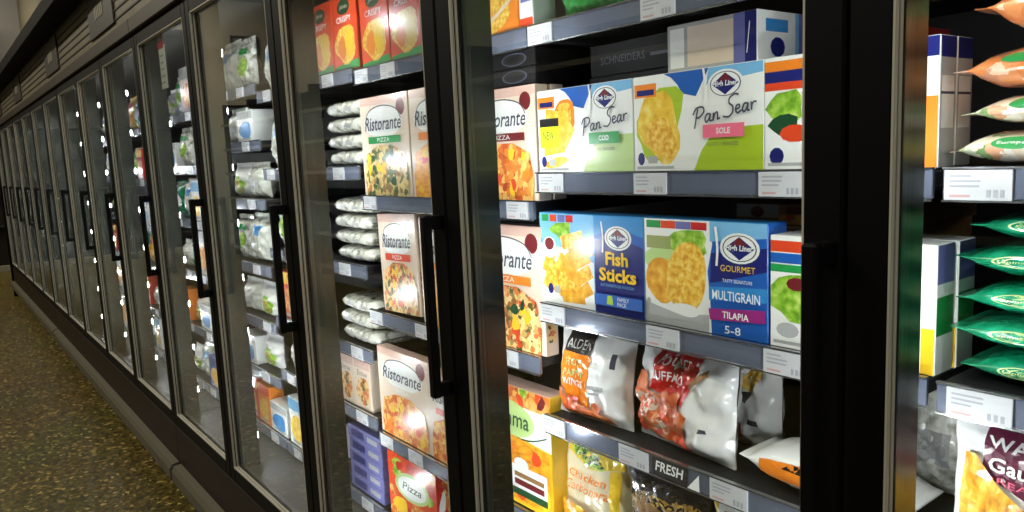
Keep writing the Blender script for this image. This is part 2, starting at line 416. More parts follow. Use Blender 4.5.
sg = thing('framed_sign', 'dark framed sign high on the beige end wall', 'sign', (XE+.02, -4.42, 3.78))
mb = MB()
for (a_, b_) in ((-.27, -.23), (.23, .27)): mb.box(-.018, .02, a_, b_, -.17, .17, GDK, .004)
for (a_, b_) in ((-.17, -.13), (.13, .17)): mb.box(-.018, .02, -.23, .23, a_, b_, GDK, .004)
obj('sign_frame', mb, sg)
mb = MB(); mb.box(-.015, .008, -.23, .23, -.13, .13, PLAQUE_T, .002); obj('sign_panel', mb, sg)
g = thing('enlarged_end_display', 'dark display unit at the far aisle end, enlarged to darken the door reflections', 'display', (0, 0, 0))  # far-end unit; extra height and breadth added to darken what the doors mirror
mb = MB(); mb.box(-14.9, -14.35, -3.22, .23, .1, 3.9, GDK, .01); obj('display_body', mb, g)
mb = MB(); mb.box(-14.95, -14.3, -3.25, .25, 0, .1, GED, .005); obj('display_base', mb, g)
for z in (.7, 1.2, 1.7, 2.2):
    mb = MB(); mb.box(-14.35, -14.2, -3.15, .2, z, z+.03, GDK, .003); obj('display_shelf', mb, g)

# ------------------------------------------------------------------ freezer run
M1, PITCH, NB = -.416, .77, 15
MX = lambda i: M1-(i-1)*PITCH               # post i: 1 = nearest wide black post, 0 = the next one off to the near side
DEP = .86
LEDZ = [.51+.1955*i for i in range(8)]
def ring(x0, x1, z0, z1, s, y0, y1, m, mb):
    """hollow rectangular frame with stile width s"""
    mb.box(x0, x0+s, y0, y1, z0, z1, m, .003); mb.box(x1-s, x1, y0, y1, z0, z1, m, .003)
    mb.box(x0+s, x1-s, y0, y1, z1-s, z1, m, .003); mb.box(x0+s, x1-s, y0, y1, z0, z0+s+.01, m, .003)
# door shapes, shared by every copy (right edge of the door at x = 0)
dx0, dx1 = -PITCH+.002, -.002
mb = MB(); ring(dx0, dx1, .372, 2.045, .046, 0, .015, BLACK, mb); ring(dx0, dx1, .372, 2.045, .044, .022, .031, BLACK, mb); DOOR = mb.mesh('freezer_door')
mb = MB(); ring(dx0+.044, dx1-.044, .42, 2.001, .0035, .0005, .0075, CHROME, mb); ring(dx0+.044, dx1-.044, .42, 2.001, .0035, .0105, .0162, CHROME, mb); DTRIM = mb.mesh('edge_trim')
mb = MB(); mb.box(dx0+.045, dx1-.045, .0165, .0205, .42, 2.0, GLASS); DGLASS = mb.mesh('glass_pane')
mb = MB(); mb.box(-.024, -.006, -.044, -.026, 1.04, 1.386, GRIP, .003)
for z in (1.04, 1.358): mb.box(-.023, -.007, -.028, 0, z+.001, z+.027, GRIP, .002)
DHANDLE = mb.mesh('door_handle')
mb = MB(); mb.box(-.036, .036, .034, .1, .4055, 2.0495, POST, .002, {'-y': BLACK}); DPOST = mb.mesh('door_post')
mb = MB()
prof = [(-.012, .1), (-.009, .1055), (-.0, .107), (.009, .1055), (.012, .1)]
for (a, b) in zip(prof, prof[1:]):
    mb.face([(a[0], a[1], .45), (b[0], b[1], .45), (b[0], b[1], 2.02), (a[0], a[1], 2.02)], LEDCASE, True)
for z in LEDZ:
    for sx in (-1, 1):
        c, e = Vector((sx*.0075, .1088, 0)), Vector((sx*.0125, .1015, 0))
        q = [c+Vector((0, 0, z-.011)), e+Vector((0, 0, z-.011)), e+Vector((0, 0, z+.011)), c+Vector((0, 0, z+.011))]
        mb.face(q if sx > 0 else q[::-1], LED)
DLED = mb.mesh('led_strip')

# shelf levels of each bay, from the nearest bay (0) on; shelf front at YS
LEV = {0: [1.735, 1.45, 1.185, .95, .70, .46], 1: [1.735, 1.45, 1.187, .95, .70, .46], 2: [1.735, 1.393, 1.068, .705, .455],
       3: [1.745, 1.475, 1.19, .94, .738, .455], 4: [1.78, 1.58, 1.365, 1.115, .90, .69, .455]}
for k in range(5, NB): LEV[k] = [[1.72, 1.44, 1.19, .95, .70, .455], [1.70, 1.46, 1.22, .97, .72, .455], [1.74, 1.50, 1.25, 1.0, .73, .455]][k % 3]
TAGS = {(1, 0): [-1.148, -.852], (1, 1): [-1.131, -.876, -.628], (1, 2): [-1.141, -.855, -.62], (1, 3): [-1.153, -.93, -.722],
        (0, 1): [-.371, -.2], (0, 2): [-.361, -.19], (0, 3): [-.36], (2, 0): [-1.9, -1.755, -1.4], (2, 1): [-1.9, -1.242, -1.5], (2, 2): [-1.912, -1.66, -1.3], (2, 3): [-1.9, -1.74, -1.42]}
YS = .215
def tag_mesh(seed):
    w = .072; mb = MB(); mb.box(-w/2, w/2, -.0042, -.0012, -.0365, -.001, TAG)
    rr = random.Random(seed)
    for j in range(3):
        zz = -.008-j*.006; mb.box(-w*.42, -w*.42+w*rr.uniform(.3, .5), -.0047, -.004, zz-.0012, zz+.0012, TAG_T)
    for j in range(3): mb.box(w*(.14+.1*j), w*(.2+.1*j), -.0047, -.004, -.033, -.024, TAG_T)
    mb.box(-w*.42, -w*.1, -.0047, -.004, -.033, -.03, TAG_R)
    return mb.mesh('price_tag')
TAGM = [tag_mesh(i) for i in range(4)]
def make_shelf(cab, k, j, z):
    x0, x1 = MX(k+1)+.006, MX(k)-.006
    mb = MB(); mb.box(x0, x1, .006, .6, -.022, -.001, SHELF, .002)
    for b_ in range(3): mb.box(x0+.02+b_*.33, x0+.05+b_*.33, .01, .62, -.034, -.022, SHELF, .002)
    s = obj('shelf', mb, cab, (0, YS, z))
    mb = MB(); mb.box(x0, x1, -.001, .006, -.036, 0, RAIL, .001)
    mb.box(x0, x1, -.004, -.001, -.039, -.0365, RAIL_E); mb.box(x0, x1, -.004, .004, 0, .0025, RAIL_E)
    if (k, j) == (1, 3):
        mb.box(-.884, -.806, -.0028, -.001, -.0355, -.001, BLK)
        decal(mb, T('FRESH', .05, .3, .95, .85, W_, .15, .02), lambda u, v: Vector((-.88+u*.07, -.0028, -.0355+v*.034)), Vector((0, -1, 0)), .0005)
        mb.face([(-.806, -.003, -.0355), (-.78, -.003, -.0355), (-.781, -.003, -.006)], W_)
    obj('price_rail', mb, s)
    if k <= 8:
        rr = random.Random(k*10+j)
        for n_, t in enumerate(TAGS.get((k, j)) or [x0+.08+rr.random()*.05, x0+.33+rr.random()*.1, x0+.6+rr.random()*.08]):
            obj('price_tag', TAGM[(k+j+n_) % 4], s, (t, 0, 0))

def make_cabinet(label, ka, kb, last):
    """one freezer case holding bays ka .. kb-1"""
    XR, XL = MX(ka), MX(kb)
    if ka == 0: XR += .05
    if last: XL -= .05
    XR -= .0006; XL += .0006
    case = thing('freezer_cabinet', label, 'freezer', (0, 0, 0), 'freezer run')
    def part(n, *a, parent=None):
        mb = MB(); mb.box(*a); return obj(n, mb, parent or case)
    part('back_panel', XL, XR, DEP+.04, DEP+.1, .2, 2.4, LINER, .004)
    part('cabinet_floor', XL, XR, .034, DEP+.04, .36, .405, LINER, .003)
    part('cabinet_top', XL, XR, .034, DEP+.04, 2.05, 2.1, LINER, .003)
    if ka == 0: part('end_panel', XR, XR+.04, .02, DEP+.1, .1, 2.42, LINER, .004)
    if last: part('end_panel', XL-.04, XL, -.02, DEP+.1, .0, 2.42, CANOPY, .004)
    part('kick_plate', XL, XR, .0, .03, .195, .368, KICK, .003)
    part('toe_base', XL, XR, .05, .9, 0, .195, DARKGAP, .003)
    mb = MB(); pr = [(.0, .112), (-.028, .112), (-.042, .128), (-.042, .176), (-.03, .194), (.0, .198)]
    x0, x1 = XL+.024, XR-.006
    for i in range(len(pr)):
        p, q = pr[i], pr[(i+1) % len(pr)]
        mb.face([(x0, p[0], p[1]), (x1, p[0], p[1]), (x1, q[0], q[1]), (x0, q[0], q[1])], BUMPER)
    mb.face([(x0, p[0], p[1]) for p in pr], BUMPER); mb.face([(x1, p[0], p[1]) for p in pr][::-1], BUMPER)
    mb.box(x0-.024, x0, -.038, 0, .113, .192, DARKGAP, .003)
    obj('bumper_rail', mb, case)
    part('header_ledge', XL, XR, -.015, .06, 2.052, 2.112, LEDGE, .004)
    mb = MB(); mb.box(XL, XR, .012, .05, 2.112, 2.42, FASCIA, .002)
    for z in (2.165, 2.205, 2.245, 2.285, 2.325): mb.box(XL, XR, .008, .0125, z-.004, z+.004, FASCIA_D)
    obj('header_fascia', mb, case)
    for k, x in enumerate((-2.1, -4.15, -5.9, -8.2, -10.3)):
        if not XL < x < XR: continue
        mb = MB(); mb.box(x-.3, x+.3, .002, .012, 2.15, 2.36, PLAQUE, .004)
        for j in range(5):
            xx = x-.1+j*.042; mb.box(xx, xx+.026, -.0005, .002, 2.225, 2.285, PLAQUE_T)
        obj('header_plaque', mb, case)
    part('canopy', XL, XR, -.11, .9, 2.38, 2.47, CANOPY, .006)
    for i in range(ka, kb+(1 if last else 0)):
        p = obj('door_post', DPOST, case, (MX(i), 0, 0)); obj('led_strip', DLED, p)
    for k in range(ka, kb):
        d = obj('door', DOOR, case, (MX(k), 0, 0))
        obj('glass_pane', DGLASS, d); obj('edge_trim', DTRIM, d); obj('door_handle', DHANDLE, d)
        for j, z in enumerate(LEV[k]): make_shelf(case, k, j, z)
make_cabinet('nearest five-door glass freezer case, holding the boxed fish and pizzas', 0, 5, False)
make_cabinet('middle five-door glass freezer case between the fish case and the farthest case', 5, 10, False)
make_cabinet('farthest five-door glass freezer case, ending the row at the end wall', 10, 15, True)
# ------------------------------------------------------------------ frozen goods
YF = YS+.012                                 # where goods start behind the price rails
def put(name, data, x, z, label, cat, group=None, y=YF, rz=0., rx=0., ry=0.):
    if isinstance(data, MB): data = data.mesh(name)
    M = Matrix.Rotation(rz, 3, 'Z') @ Matrix.Rotation(ry, 3, 'Y') @ Matrix.Rotation(rx, 3, 'X')
    low = min((M @ v.co).z for v in data.vertices)          # rest the lowest corner on the shelf
    o = obj(name, data, None, (x, y, z+.0008-low), (rx, ry, rz)); tag(o, label, cat, group); return o
SHN = lambda k, j: 'bottom' if j == len(LEV[k])-1 else ['top', 'second', 'third', 'fourth', 'fifth', 'sixth'][j]

# --- fish boxes, second shelf of the second bay
def art_pan(asp, band, food, sw):
    a = Rc(0, 0, 1, 1, W_)
    a += Pg([(.2, 1), (.62, 1), (.52, .74), (.36, .8)], BLUE) + Pg([(.62, 1), (1, 1), (1, .9), (.6, .84)], SKY)
    a += Pg([(.5, 0), (1, 0), (1, .42), (.66, .4), (.56, .2)], LIMEP if band is GREEN else LIME)
    a += El(.2, .52, .25, .5, W_, 24)
    if band is GREEN:
        a += El(.31, .66, .12, .22, ORANGE, 16, 0, .06) + El(.3, .68, .09, .16, GOLD, 16, 0, .08) + Pg([(.06, .2), (.3, .24), (.42, .5), (.3, .72), (.1, .78)], FISHY)
        a += Rc(.02, .3, .24, .64, LEMON) + Rc(.02, .56, .24, .66, BLK) + T('NEW', .06, .4, .18, .5, INK)
        a += El(.2, .12, .14, .06, FISHY, 12, .3)
    else:
        a += El(.22, .5, .18, .4, LIME, 16, -.2, .08) + El(.22, .46, .17, .38, FISHY, 18, .14, .09) + El(.24, .34, .12, .22, GOLD, 14, .3, .1)
    a += Rc(.01, .78, .2, .92, ORANGE) + Rc(.03, .8, .18, .86, NAVY)
    a += El(.06, .13, .03, .07, NAVY, 10) + Rc(.02, .02, .34, .05, GREYP) + Rc(.12, .08, .2, .16, GREYP)
    a += sealogo(.74, .83, .13, asp)
    a += pansear(.5, .44, .135, .155, INK, asp, .035)
    a += Rc(.58, .32, .88, .45, band) + T({GREEN: 'COD', PINK: 'SOLE'}[band], .68, .355, .78, .415, W_, 0, .02)
    a += T('LIGHTLY BREADED', .62, .24, .84, .275, INK)
    return a
PANW, PANH = .258, .16
def panbox(band): return carton(PANW, PANH, .044, W_, art_pan(PANW/PANH, band, None, 0), sides=W_, lid=W_,
    right=Rc(.0, .0, 1, 1, GREYP)+Rc(0, .84, 1, 1, NAVY)+Rc(.1, .3, .9, .7, W_)+Rc(.1, .72, .9, .74, INK)).mesh('fish_box')  # grey field on the right side: shade on white card, put into the colour
PG, PP = panbox(GREEN), panbox(PINK)
put('fish_box', PG, -1.0535, 1.45, 'white pan-seared fish box with green band and yellow sticker, beside the pink-banded one', 'box', 'fish boxes on the second shelf')
put('fish_box', PP, -.7942, 1.45, 'white pan-seared fish box with pink band, under the flat stacked boxes', 'box', 'fish boxes on the second shelf')
a = Rc(0, 0, 1, 1, W_)+Rc(.0, .88, .6, .97, ORANGE)+Rc(.0, .78, .56, .88, NAVY)+Rc(.0, .71, .52, .78, REDO)+El(.56, .42, .28, .42, FISHY, 18, 0, .05)+El(.52, .46, .18, .34, GOLD, 16, .1, .06)+El(.14, .55, .12, .16, SALAD, 12, 0, .12)+El(.13, .4, .1, .1, DKGREEN, 10, 0, .1)+El(.2, .32, .1, .08, REDO, 10)+El(.08, .12, .05, .08, NAVY, 10)+Rc(.02, .03, .6, .06, GREYP)+Rc(.94, 0, 1, .55, ORANGE)+Rc(.94, .55, 1, .85, W_)+Rc(.94, .85, 1, 1, NAVY)
P3 = carton(.242, PANH, .044, W_, a, lid=W_, right=Rc(0, 0, 1, 1, GREYP)+Rc(0, .84, 1, 1, NAVY)+Rc(.1, .3, .9, .7, W_)+Rc(.06, .56, .94, .58, INK)).mesh('fish_box')  # right side is white card; its grey field is painted-in shade
put('fish_box', P3, -.5435, 1.45, 'yellow fish portion box beside the wide black post on the second shelf', 'box', 'fish boxes on the second shelf')
put('fish_box', P3, -.5435, 1.45, 'second yellow fish box, directly behind the one next to the wide black post', 'box', 'fish boxes on the second shelf', YF+.047)
# flat boxes lying on top of the fish boxes, and dark cartons behind
def flatbox(w, h, d): return carton(w, h, d, W_, Rc(0, 0, 1, 1, GREYP)+Rc(.03, .08, .2, .92, W_)+Rc(.24, .08, .76, .92, CREAM)+Rc(.76, 0, .88, 1, LAV)+Rc(.88, 0, 1, 1, NAVY)+St([(.9, .2), (.93, .8)], .01, W_, w/h), sides=W_, lid=KRAFT,
    right=Rc(0, 0, 1, 1, SKY)+Rc(.0, .0, .5, 1, W_)+Rc(.1, .6, .4, .85, LBLUE)+El(.26, .3, .1, .2, NAVY, 10)+Rc(.55, 0, 1, 1, LAV)).mesh('flat_fish_box')
FB = flatbox(.175, .078, .2)
put('flat_fish_box', FB, -.788, 1.612, 'pale flat box lying across the fish boxes on the second shelf', 'box', None, .262)
DKB = carton(.24, .06, .15, DKBOX, Rc(0, 0, 1, 1, DKBOX)+T('SCHNEIDERS', .12, .35, .6, .6, INK)+Rc(.66, .4, .9, .5, INK), lid=DKBOX).mesh('dark_carton')
for i in range(4):
    put('dark_carton', DKB, -1.015+.004*i, 1.45+.0608*i, f'dark carton with pale lettering behind the fish boxes, {["lowest", "second", "third", "topmost"][i]} of its stack', 'box', 'dark cartons behind the fish boxes', .32)
RYB = carton(.2, .055, .2, RED, Rc(0, 0, 1, 1, RED)+Rc(.5, 0, 1, 1, YEL)+Rc(0, 0, 1, .3, MAROON)).mesh('red_yellow_box')
for i in range(4):
    put('red_yellow_box', RYB, -.72, 1.45+.0565*i, f'red and yellow box behind the fish boxes, {["lowest", "second", "third", "topmost"][i]} of its stack', 'box', 'red boxes behind the fish boxes', .52)

# --- fish stick boxes, third shelf of the second bay
def sticks(seed):
    rr = random.Random(seed); a = []
    for (u, v, r) in ((.34, .72, .25), (.42, .6, .3), (.1, .5, 1.2), (.2, .4, 1.0), (.4, .5, .45), (.1, .32, 1.1), (.3, .25, -.3), (.42, .14, .6), (.2, .18, -.4), (.42, .33, .5), (.3, .5, .6), (.3, .38, -.5), (.34, .1, .1)):
        c, s = math.cos(r), math.sin(r); L = .115
        q = [(-L, -.05), (L, -.05), (L, .05), (-L, .05)]
        a += Pg([(min(.545, max(.01, u+(x*c-y*s))), min(.97, max(.03, v+(x*s+y*c)*1.5))) for x, y in q], STICK if rr.random() > .3 else GOLD)
    return a
FW, FH = .284, .184; asp = FW/FH
a = Rc(0, 0, 1, 1, SKY)+Pg([(0, 0), (.55, 0), (.55, .5), (.3, .62), (0, .66)], W_)+El(.28, .3, .26, .27, W_, 20)
a += El(.23, .82, .11, .09, SALAD, 14, 0, .14)+sticks(3)+El(.1, .62, .075, .12, W_, 14)+El(.1, .66, .05, .07, MAROON, 12)
for i, m in enumerate((GREEN, REDO, LAV, RED)): a += Rc(.03+.085*i, .91, .1+.085*i, .985, m)
a += El(.1, .16, .03, .06, NAVY, 10)+Rc(.14, .12, .2, .2, GREYP)
a += Rc(.56, 0, 1, 1, NAVY)+Pg([(.56, .74), (.75, .8), (1, .7), (1, 1), (.56, 1)], BLUE)+Pg([(.56, .8), (.8, .88), (1, .8), (1, 1), (.56, 1)], LBLUE)
a += sealogo(.78, .78, .12, asp)+T('Fish', .67, .5, .87, .64, YEL, 0, .03)+T('Sticks', .61, .335, .94, .475, YEL, 0, .03)+T('BATONNETS DE POISSON', .63, .28, .92, .31, SKY)
a += Rc(.565, .08, .995, .2, BLUE)+Pg([(.68, .1), (.74, .1), (.73, .19), (.69, .19)], LIME)+T('FAMILY', .78, .145, .88, .185, W_)+T('PACK', .78, .095, .86, .135, W_)
put('fish_stick_box', carton(FW, FH, .05, SKY, a, lid=LBLUE), -1.048, 1.187, 'blue fish sticks box with golden sticks on the front, third shelf', 'box', 'fish boxes on the third shelf')
MW, MH = .246, .184; asp = MW/MH
a = Rc(0, 0, 1, 1, W_)+Pg([(0, .2), (.3, .12), (.56, .16), (.56, .0), (0, 0)], GREYP)+El(.38, .78, .18, .14, SALAD, 14, 0, .12)+El(.16, .62, .17, .12, LIMEP, 14)
a += El(.15, .42, .14, .22, STICK, 18, .1, .03)+El(.37, .47, .17, .34, GOLD, 20, -.08, .02)+El(.36, .17, .12, .06, W_, 14, -.1, .05)
a += Rc(.02, .72, .24, .84, mat('print_sage', (150, 160, 96), .4))+El(.03, .2, .02, .04, GREYP, 8)
for i, m in enumerate((GREEN, REDO, LAV, RED)): a += Rc(.02+.132*i, .915, .15+.132*i, .985, m)
a += Pg([(.58, 0), (1, 0), (1, 1), (.57, 1), (.59, .8), (.55, .55), (.57, .3)], BLUE)+Pg([(.57, .45), (1, .6), (1, .8), (.58, .72)], NAVY)+Pg([(.56, .3), (1, .34), (1, .46), (.56, .42)], LBLUE)+Pg([(.57, .82), (1, .88), (1, 1), (.57, 1)], SKY)
a += sealogo(.8, .78, .15, asp)+T('GOURMET', .66, .575, .92, .63, YEL)+T('TASTY SIGNATURE', .68, .48, .9, .51, W_)+T('MULTIGRAIN', .6, .32, .96, .405, W_, 0, .01)
a += Pg([(.58, .13), (1, .17), (1, .28), (.57, .23)], MAG)+T('TILAPIA', .68, .165, .88, .225, W_, 0, .02)+T('5-8', .7, .03, .82, .1, W_)
put('multigrain_fish_box', carton(MW, MH, .05, BLUE, a, lid=LBLUE), -.782, 1.187, 'blue multigrain fish box with two breaded fillets on a plate, third shelf', 'box', 'fish boxes on the third shelf')
a = Rc(0, 0, 1, 1, W_)+Rc(.0, .86, .5, .96, REDO)+Rc(.0, .76, .44, .85, BLUE)+Rc(.0, .68, .4, .75, GREEN)+El(.18, .46, .2, .22, SALAD, 14, 0, .1)+El(.18, .58, .07, .06, MAROON, 10)+El(.42, .4, .2, .28, GOLD, 14)+Rc(.02, .03, .9, .06, GREYP)+El(.12, .16, .08, .07, GREYP, 12)+Rc(.93, 0, 1, .36, YEL)+Rc(.93, .36, 1, .9, W_)
SB = carton(.236, .168, .05, W_, a, lid=W_, right=Rc(0, 0, 1, 1, W_)+Rc(0, .3, 1, .6, GREEN)+Rc(0, .7, 1, 1, LAV)).mesh('salad_fish_box')
put('salad_fish_box', SB, -.537, 1.187, 'white fish box with green salad picture beside the wide black post, third shelf', 'box', 'fish boxes on the third shelf')
put('salad_fish_box', SB, -.534, 1.187, 'white salad-picture fish box directly behind the one by the wide black post', 'box', 'fish boxes on the third shelf', YF+.054)
# lying pizzas deep on the third shelf
LP = carton(.27, .033, .27, KRAFT, Rc(0, 0, 1, 1, KRAFT)+Rc(0, .3, .3, 1, GREYP)+El(.15, .6, .05, .3, MAROON, 10)+Rc(.3, 0, 1, .5, PIZZA)+Rc(.35, .55, .95, .9, MAROON), lid=KRAFT).mesh('lying_pizza_box')
for i in range(6):
    put('lying_pizza_box', LP, -.66+.006*(i % 2), 1.187+.0342*i, f'pizza box lying flat behind the multigrain fish box, {["lowest", "second", "third", "fourth", "fifth", "topmost"][i]} of its stack', 'box', 'pizza boxes lying behind the fish', .33)

# --- bags, fourth shelf of the second bay
bw, bh = .2, .178
a = Pg([(.04, .3), (.52, .14), (.52, .74), (.08, .76)], BAGORG)+Pg([(.1, .76), (.52, .74), (.52, .98), (.14, .98)], BLK)+T('ALDEN', .15, .8, .5, .9, W_)
a += T('HOT', .18, .6, .4, .69, LIMEP, 0, .01)+T('PARTY', .16, .48, .46, .56, LIMEP, 0, .01)+T('WINGS', .16, .38, .46, .46, W_, 0, .01)
a += Pg([(.04, .32), (.2, .25), (.5, .16), (.78, .1), (.84, .02), (.3, .03), (.08, .14)], WINGS)+shapes(14, (.1, .07, .66, .2), .07, .05, (WINGS, REDO, WINGS), 4)
a += Rc(.8, .66, .86, .82, INK)+Rc(.56, .4, .76, .44, GREYP)+Rc(.58, .34, .7, .37, GREYP)
put('chicken_wing_bag', pouch(bw, bh, .055, BAGW, a, 3, .004), -1.080, .95, 'white and orange bag of breaded wings with black top, fourth shelf', 'bag', 'bags on the fourth shelf', .262, .06, R(-6))
a = Pg([(.26, .98), (.72, .96), (.64, .5), (.28, .58)], RED)+T('POULET', .34, .82, .62, .9, W_, 0, .01)+T('BUFFALO', .32, .68, .6, .77, W_, 0, .01)
a += Pg([(.02, .2), (.02, .66), (.14, .7), (.3, .56), (.6, .5), (.7, .42), (.58, .12), (.3, .06)], WINGS)+shapes(22, (.06, .14, .56, .58), .07, .07, (WINGS, REDO, WINGS, CREAM), 5)
a += El(.6, .1, .06, .07, REDO, 12)+Pg([(.66, .66), (.84, .82), (.82, .88), (.7, .78)], KRAFT)+Rc(.8, .3, .86, .34, INK)
put('chicken_wing_bag', pouch(.232, .188, .07, BAGW, a, 8, .009, .02), -.858, .95, 'crumpled white bag with red panel and orange wings, fourth shelf', 'bag', 'bags on the fourth shelf', .272, -.1, R(-4))
a = Pg([(.5, .66), (.74, .96), (.86, .9), (.72, .6)], GOLD)+Pg([(.52, .6), (.68, .62), (.62, .5)], BLK)+Rc(.66, .3, .82, .36, INK)+El(.36, .2, .2, .12, REDO, 10)
put('chicken_wing_bag', pouch(.15, .18, .05, BAGW, a, 12, .007), -.79, .95, 'half hidden white bag standing behind the red-panelled wings bag', 'bag', 'bags on the fourth shelf', .37, -.15)
a = Rc(.15, .32, .62, .66, ORANGE)+Pg([(.3, .56), (.6, .5), (.6, .6), (.36, .66)], BLK)+Rc(.62, .3, .8, .7, GOLD)
put('lying_snack_bag', tube_bag(.27, .12, .075, BAGW, a, 4, tail=.12, pw=2.6), -.585, .95, 'white bag with orange print lying on the fourth shelf by the wide black post', 'bag', None, YF+.004)
BRN = carton(.2, .034, .16, KRAFT, Rc(0, 0, 1, 1, KRAFT)+El(.5, .5, .3, .3, NOODLE, 14)+Rc(.0, .0, 1, .2, DKBOX), lid=DKBOX).mesh('brown_carton')
for i in range(3):
    put('brown_carton', BRN, -.63, .95+.0345*i, f'brown carton behind the lying orange print bag, {["lowest", "middle", "topmost"][i]} of its stack', 'box', 'brown cartons', .46)

put('frosted_bag', pouch(.11, .17, .05, BAGWORN, Rc(.3, .3, .7, .6, GREYP), 71, .006), -.485, .95, 'pale bag standing behind the lying orange print bag', 'bag', None, .42)
# --- bags, fifth shelf of the second bay
a = Pg([(.06, .86), (.1, .99), (.9, .99), (.94, .84), (.5, .76)], BAGYEL)+El(.4, .87, .3, .08, SALAD, 16, -.2)+El(.42, .87, .26, .06, DKGREEN, 14, -.2)+T('Pasta', .24, .83, .58, .9, LIMEP, .2)
a += T('Chicken', .16, .62, .74, .71, ORANGE, .2, .01)+T('Carbonara', .14, .5, .8, .6, ORANGE, .2, .01)+Pg([(.84, .3), (.94, .3), (.94, .85), (.8, .82)], BAGYEL)
a += Pg([(.04, .02), (.9, .02), (.92, .24), (.5, .3), (.3, .34), (.04, .32)], FRY)+shapes(16, (.1, .06, .84, .28), .08, .06, (ORANGE, FRY, CREAM, YEL), 6)
put('pasta_pouch', pouch(.195, .19, .05, mat('film_cream', (226, 216, 184), .25, 0, .5), a, 15, .003), -1.088, .70, 'cream and yellow pasta pouch under the orange wings bag, fifth shelf', 'bag', 'pouches on the fifth shelf', .268, .0, R(-3))
a = Rc(.03, .03, .97, .97, BAGDK)+El(.36, .66, .32, .18, NOODLE, 18, 0, .06)+El(.76, .72, .2, .16, NOODLE, 16, 0, .08)+St([(.06, .46), (.4, .38), (.8, .46), (.95, .66)], .03, GREYP)+El(.3, .66, .16, .09, KRAFT, 12)
put('pasta_pouch', pouch(.196, .196, .05, BAGDK, a, 18, .003), -.882, .70, 'charcoal pouch with noodle picture beside the cream pasta pouch, fifth shelf', 'bag', 'pouches on the fifth shelf', .27, .0, R(6))
a = Pg([(.02, .5), (.4, .62), (.5, .98), (.06, .98)], W_)+Pg([(.1, .62), (.4, .72), (.38, .96), (.12, .94)], FRY)+El(.4, .8, .12, .1, SALAD, 12)+Rc(.45, .6, .98, .97, LEMON)+T('McCAIN', .5, .72, .96, .88, BLK, 0, .02)+Pg([(.05, .03), (.95, .03), (.95, .55), (.05, .5)], FRY)
put('fries_bag', pouch(.2, .198, .05, BAGYEL, a, 22, .004), -.676, .70, 'yellow fries bag with dark lettering under the lying orange print bag', 'bag', 'pouches on the fifth shelf', .27, .0, R(7))
put('fries_bag', pouch(.15, .18, .05, BAGW, Pg([(.05, .1), (.95, .1), (.95, .5), (.05, .5)], FRY), 24, .004), -.5, .70, 'white fries bag beside the yellow fries bag, behind the wide black post', 'bag', 'pouches on the fifth shelf', .268)

# --- pizza boxes, third bay
def art_pizza(asp, food, band, seed, name='Ristorante'):
    a = Rc(0, 0, 1, 1, CREAM)+Rc(0, .92, 1, 1, PINKC)+El(.86, .87, .085, .085*asp, MAROON, 16)
    a += El(.48, .74, .4, .16, W_, 22)+St([(.1, .74), (.2, .86), (.48, .905), (.76, .86), (.86, .76)], .012, INK, asp)
    a += T(name, .1, .66, .86, .8, INK, .25, .012)
    a += Rc(.16, .53, .84, .6, band)+T('PIZZA', .36, .545, .62, .585, W_)
    a += Pg([(.06, .0), (.94, .0), (.96, .2), (.9, .42), (.66, .51), (.36, .51), (.1, .42), (.04, .2)], food)
    a += shapes(14, (.14, .06, .86, .44), .05, .04*asp, (REDO, YEL, DKGREEN) if food is VEGP else (DKGREEN, YEL, KRAFT) if food is SPIN else (REDO, YEL, ORANGE), seed)
    return a
def pizza(w, h, food, band, seed, side=CREAM, d=.034):
    return carton(w, h, d, CREAM, art_pizza(w/h, food, band, seed), lid=PINKC, right=Rc(0, 0, 1, 1, side)+Rc(.15, .1, .85, .5, food)+Rc(.2, .6, .8, .9, GREYP)).mesh('pizza_box')
put('pizza_box', pizza(.262, .266, SPIN, GREEN, 1), -1.822, 1.393, 'cream pizza box with spinach topping and green band, second shelf', 'box', 'pizza boxes in the third bay')
put('pizza_box', pizza(.258, .266, FRY, ORANGE, 2), -1.556, 1.393, 'cream pizza box with orange topping beside the spinach pizza box', 'box', 'pizza boxes in the third bay')
PB3 = pizza(.222, .234, PIZZA, MAROON, 3)
put('pizza_box', PB3, -1.3, 1.393, 'blush pizza box with red disc beside the green-banded fish box', 'box', 'pizza boxes in the third bay')
put('pizza_box', PB3, -1.298, 1.393, 'blush pizza box standing directly behind the red disc pizza box', 'box', 'pizza boxes in the third bay', YF+.04)
# black boxes with round windows lying on the pizza boxes
OV = carton(.25, .0335, .2, DKBOX, Rc(0, 0, 1, 1, DKBOX)+El(.27, .5, .17, .42, INK, 20)+El(.27, .5, .145, .35, BLK, 20)+El(.73, .5, .17, .42, INK, 20)+El(.73, .5, .145, .35, BLK, 20), lid=DKBOX).mesh('oval_window_box')
for i in range(2):
    put('oval_window_box', OV, -1.312, 1.6295+.0345*i, f'{["lower", "upper"][i]} black box with two oval rings lying above the red disc pizza', 'box', 'black oval ring boxes', YF+.003)
put('pizza_box', pizza(.2, .27, VEGP, REDO, 4), -1.785, 1.073, 'narrow cream pizza box with orange band, leaning on the third shelf', 'box', 'pizza boxes in the third bay', YF, 0, 0, R(-2))
put('pizza_box', pizza(.225, .272, FRY, ORANGE, 5, W_), -1.56, 1.068, 'white-edged pizza box with orange topping beside the leaning pizza box', 'box', 'pizza boxes in the third bay')
put('pizza_box', pizza(.255, .272, VEGP, ORANGE, 6), -1.311, 1.068, 'cream pizza box with vegetable topping beside the fish sticks box', 'box', 'pizza boxes in the third bay')
put('pizza_box', pizza(.28, .255, PIZZA, CREAM, 7), -1.812, .705, 'cream pizza box with cheesy orange topping on the fourth shelf', 'box', 'pizza boxes in the third bay')
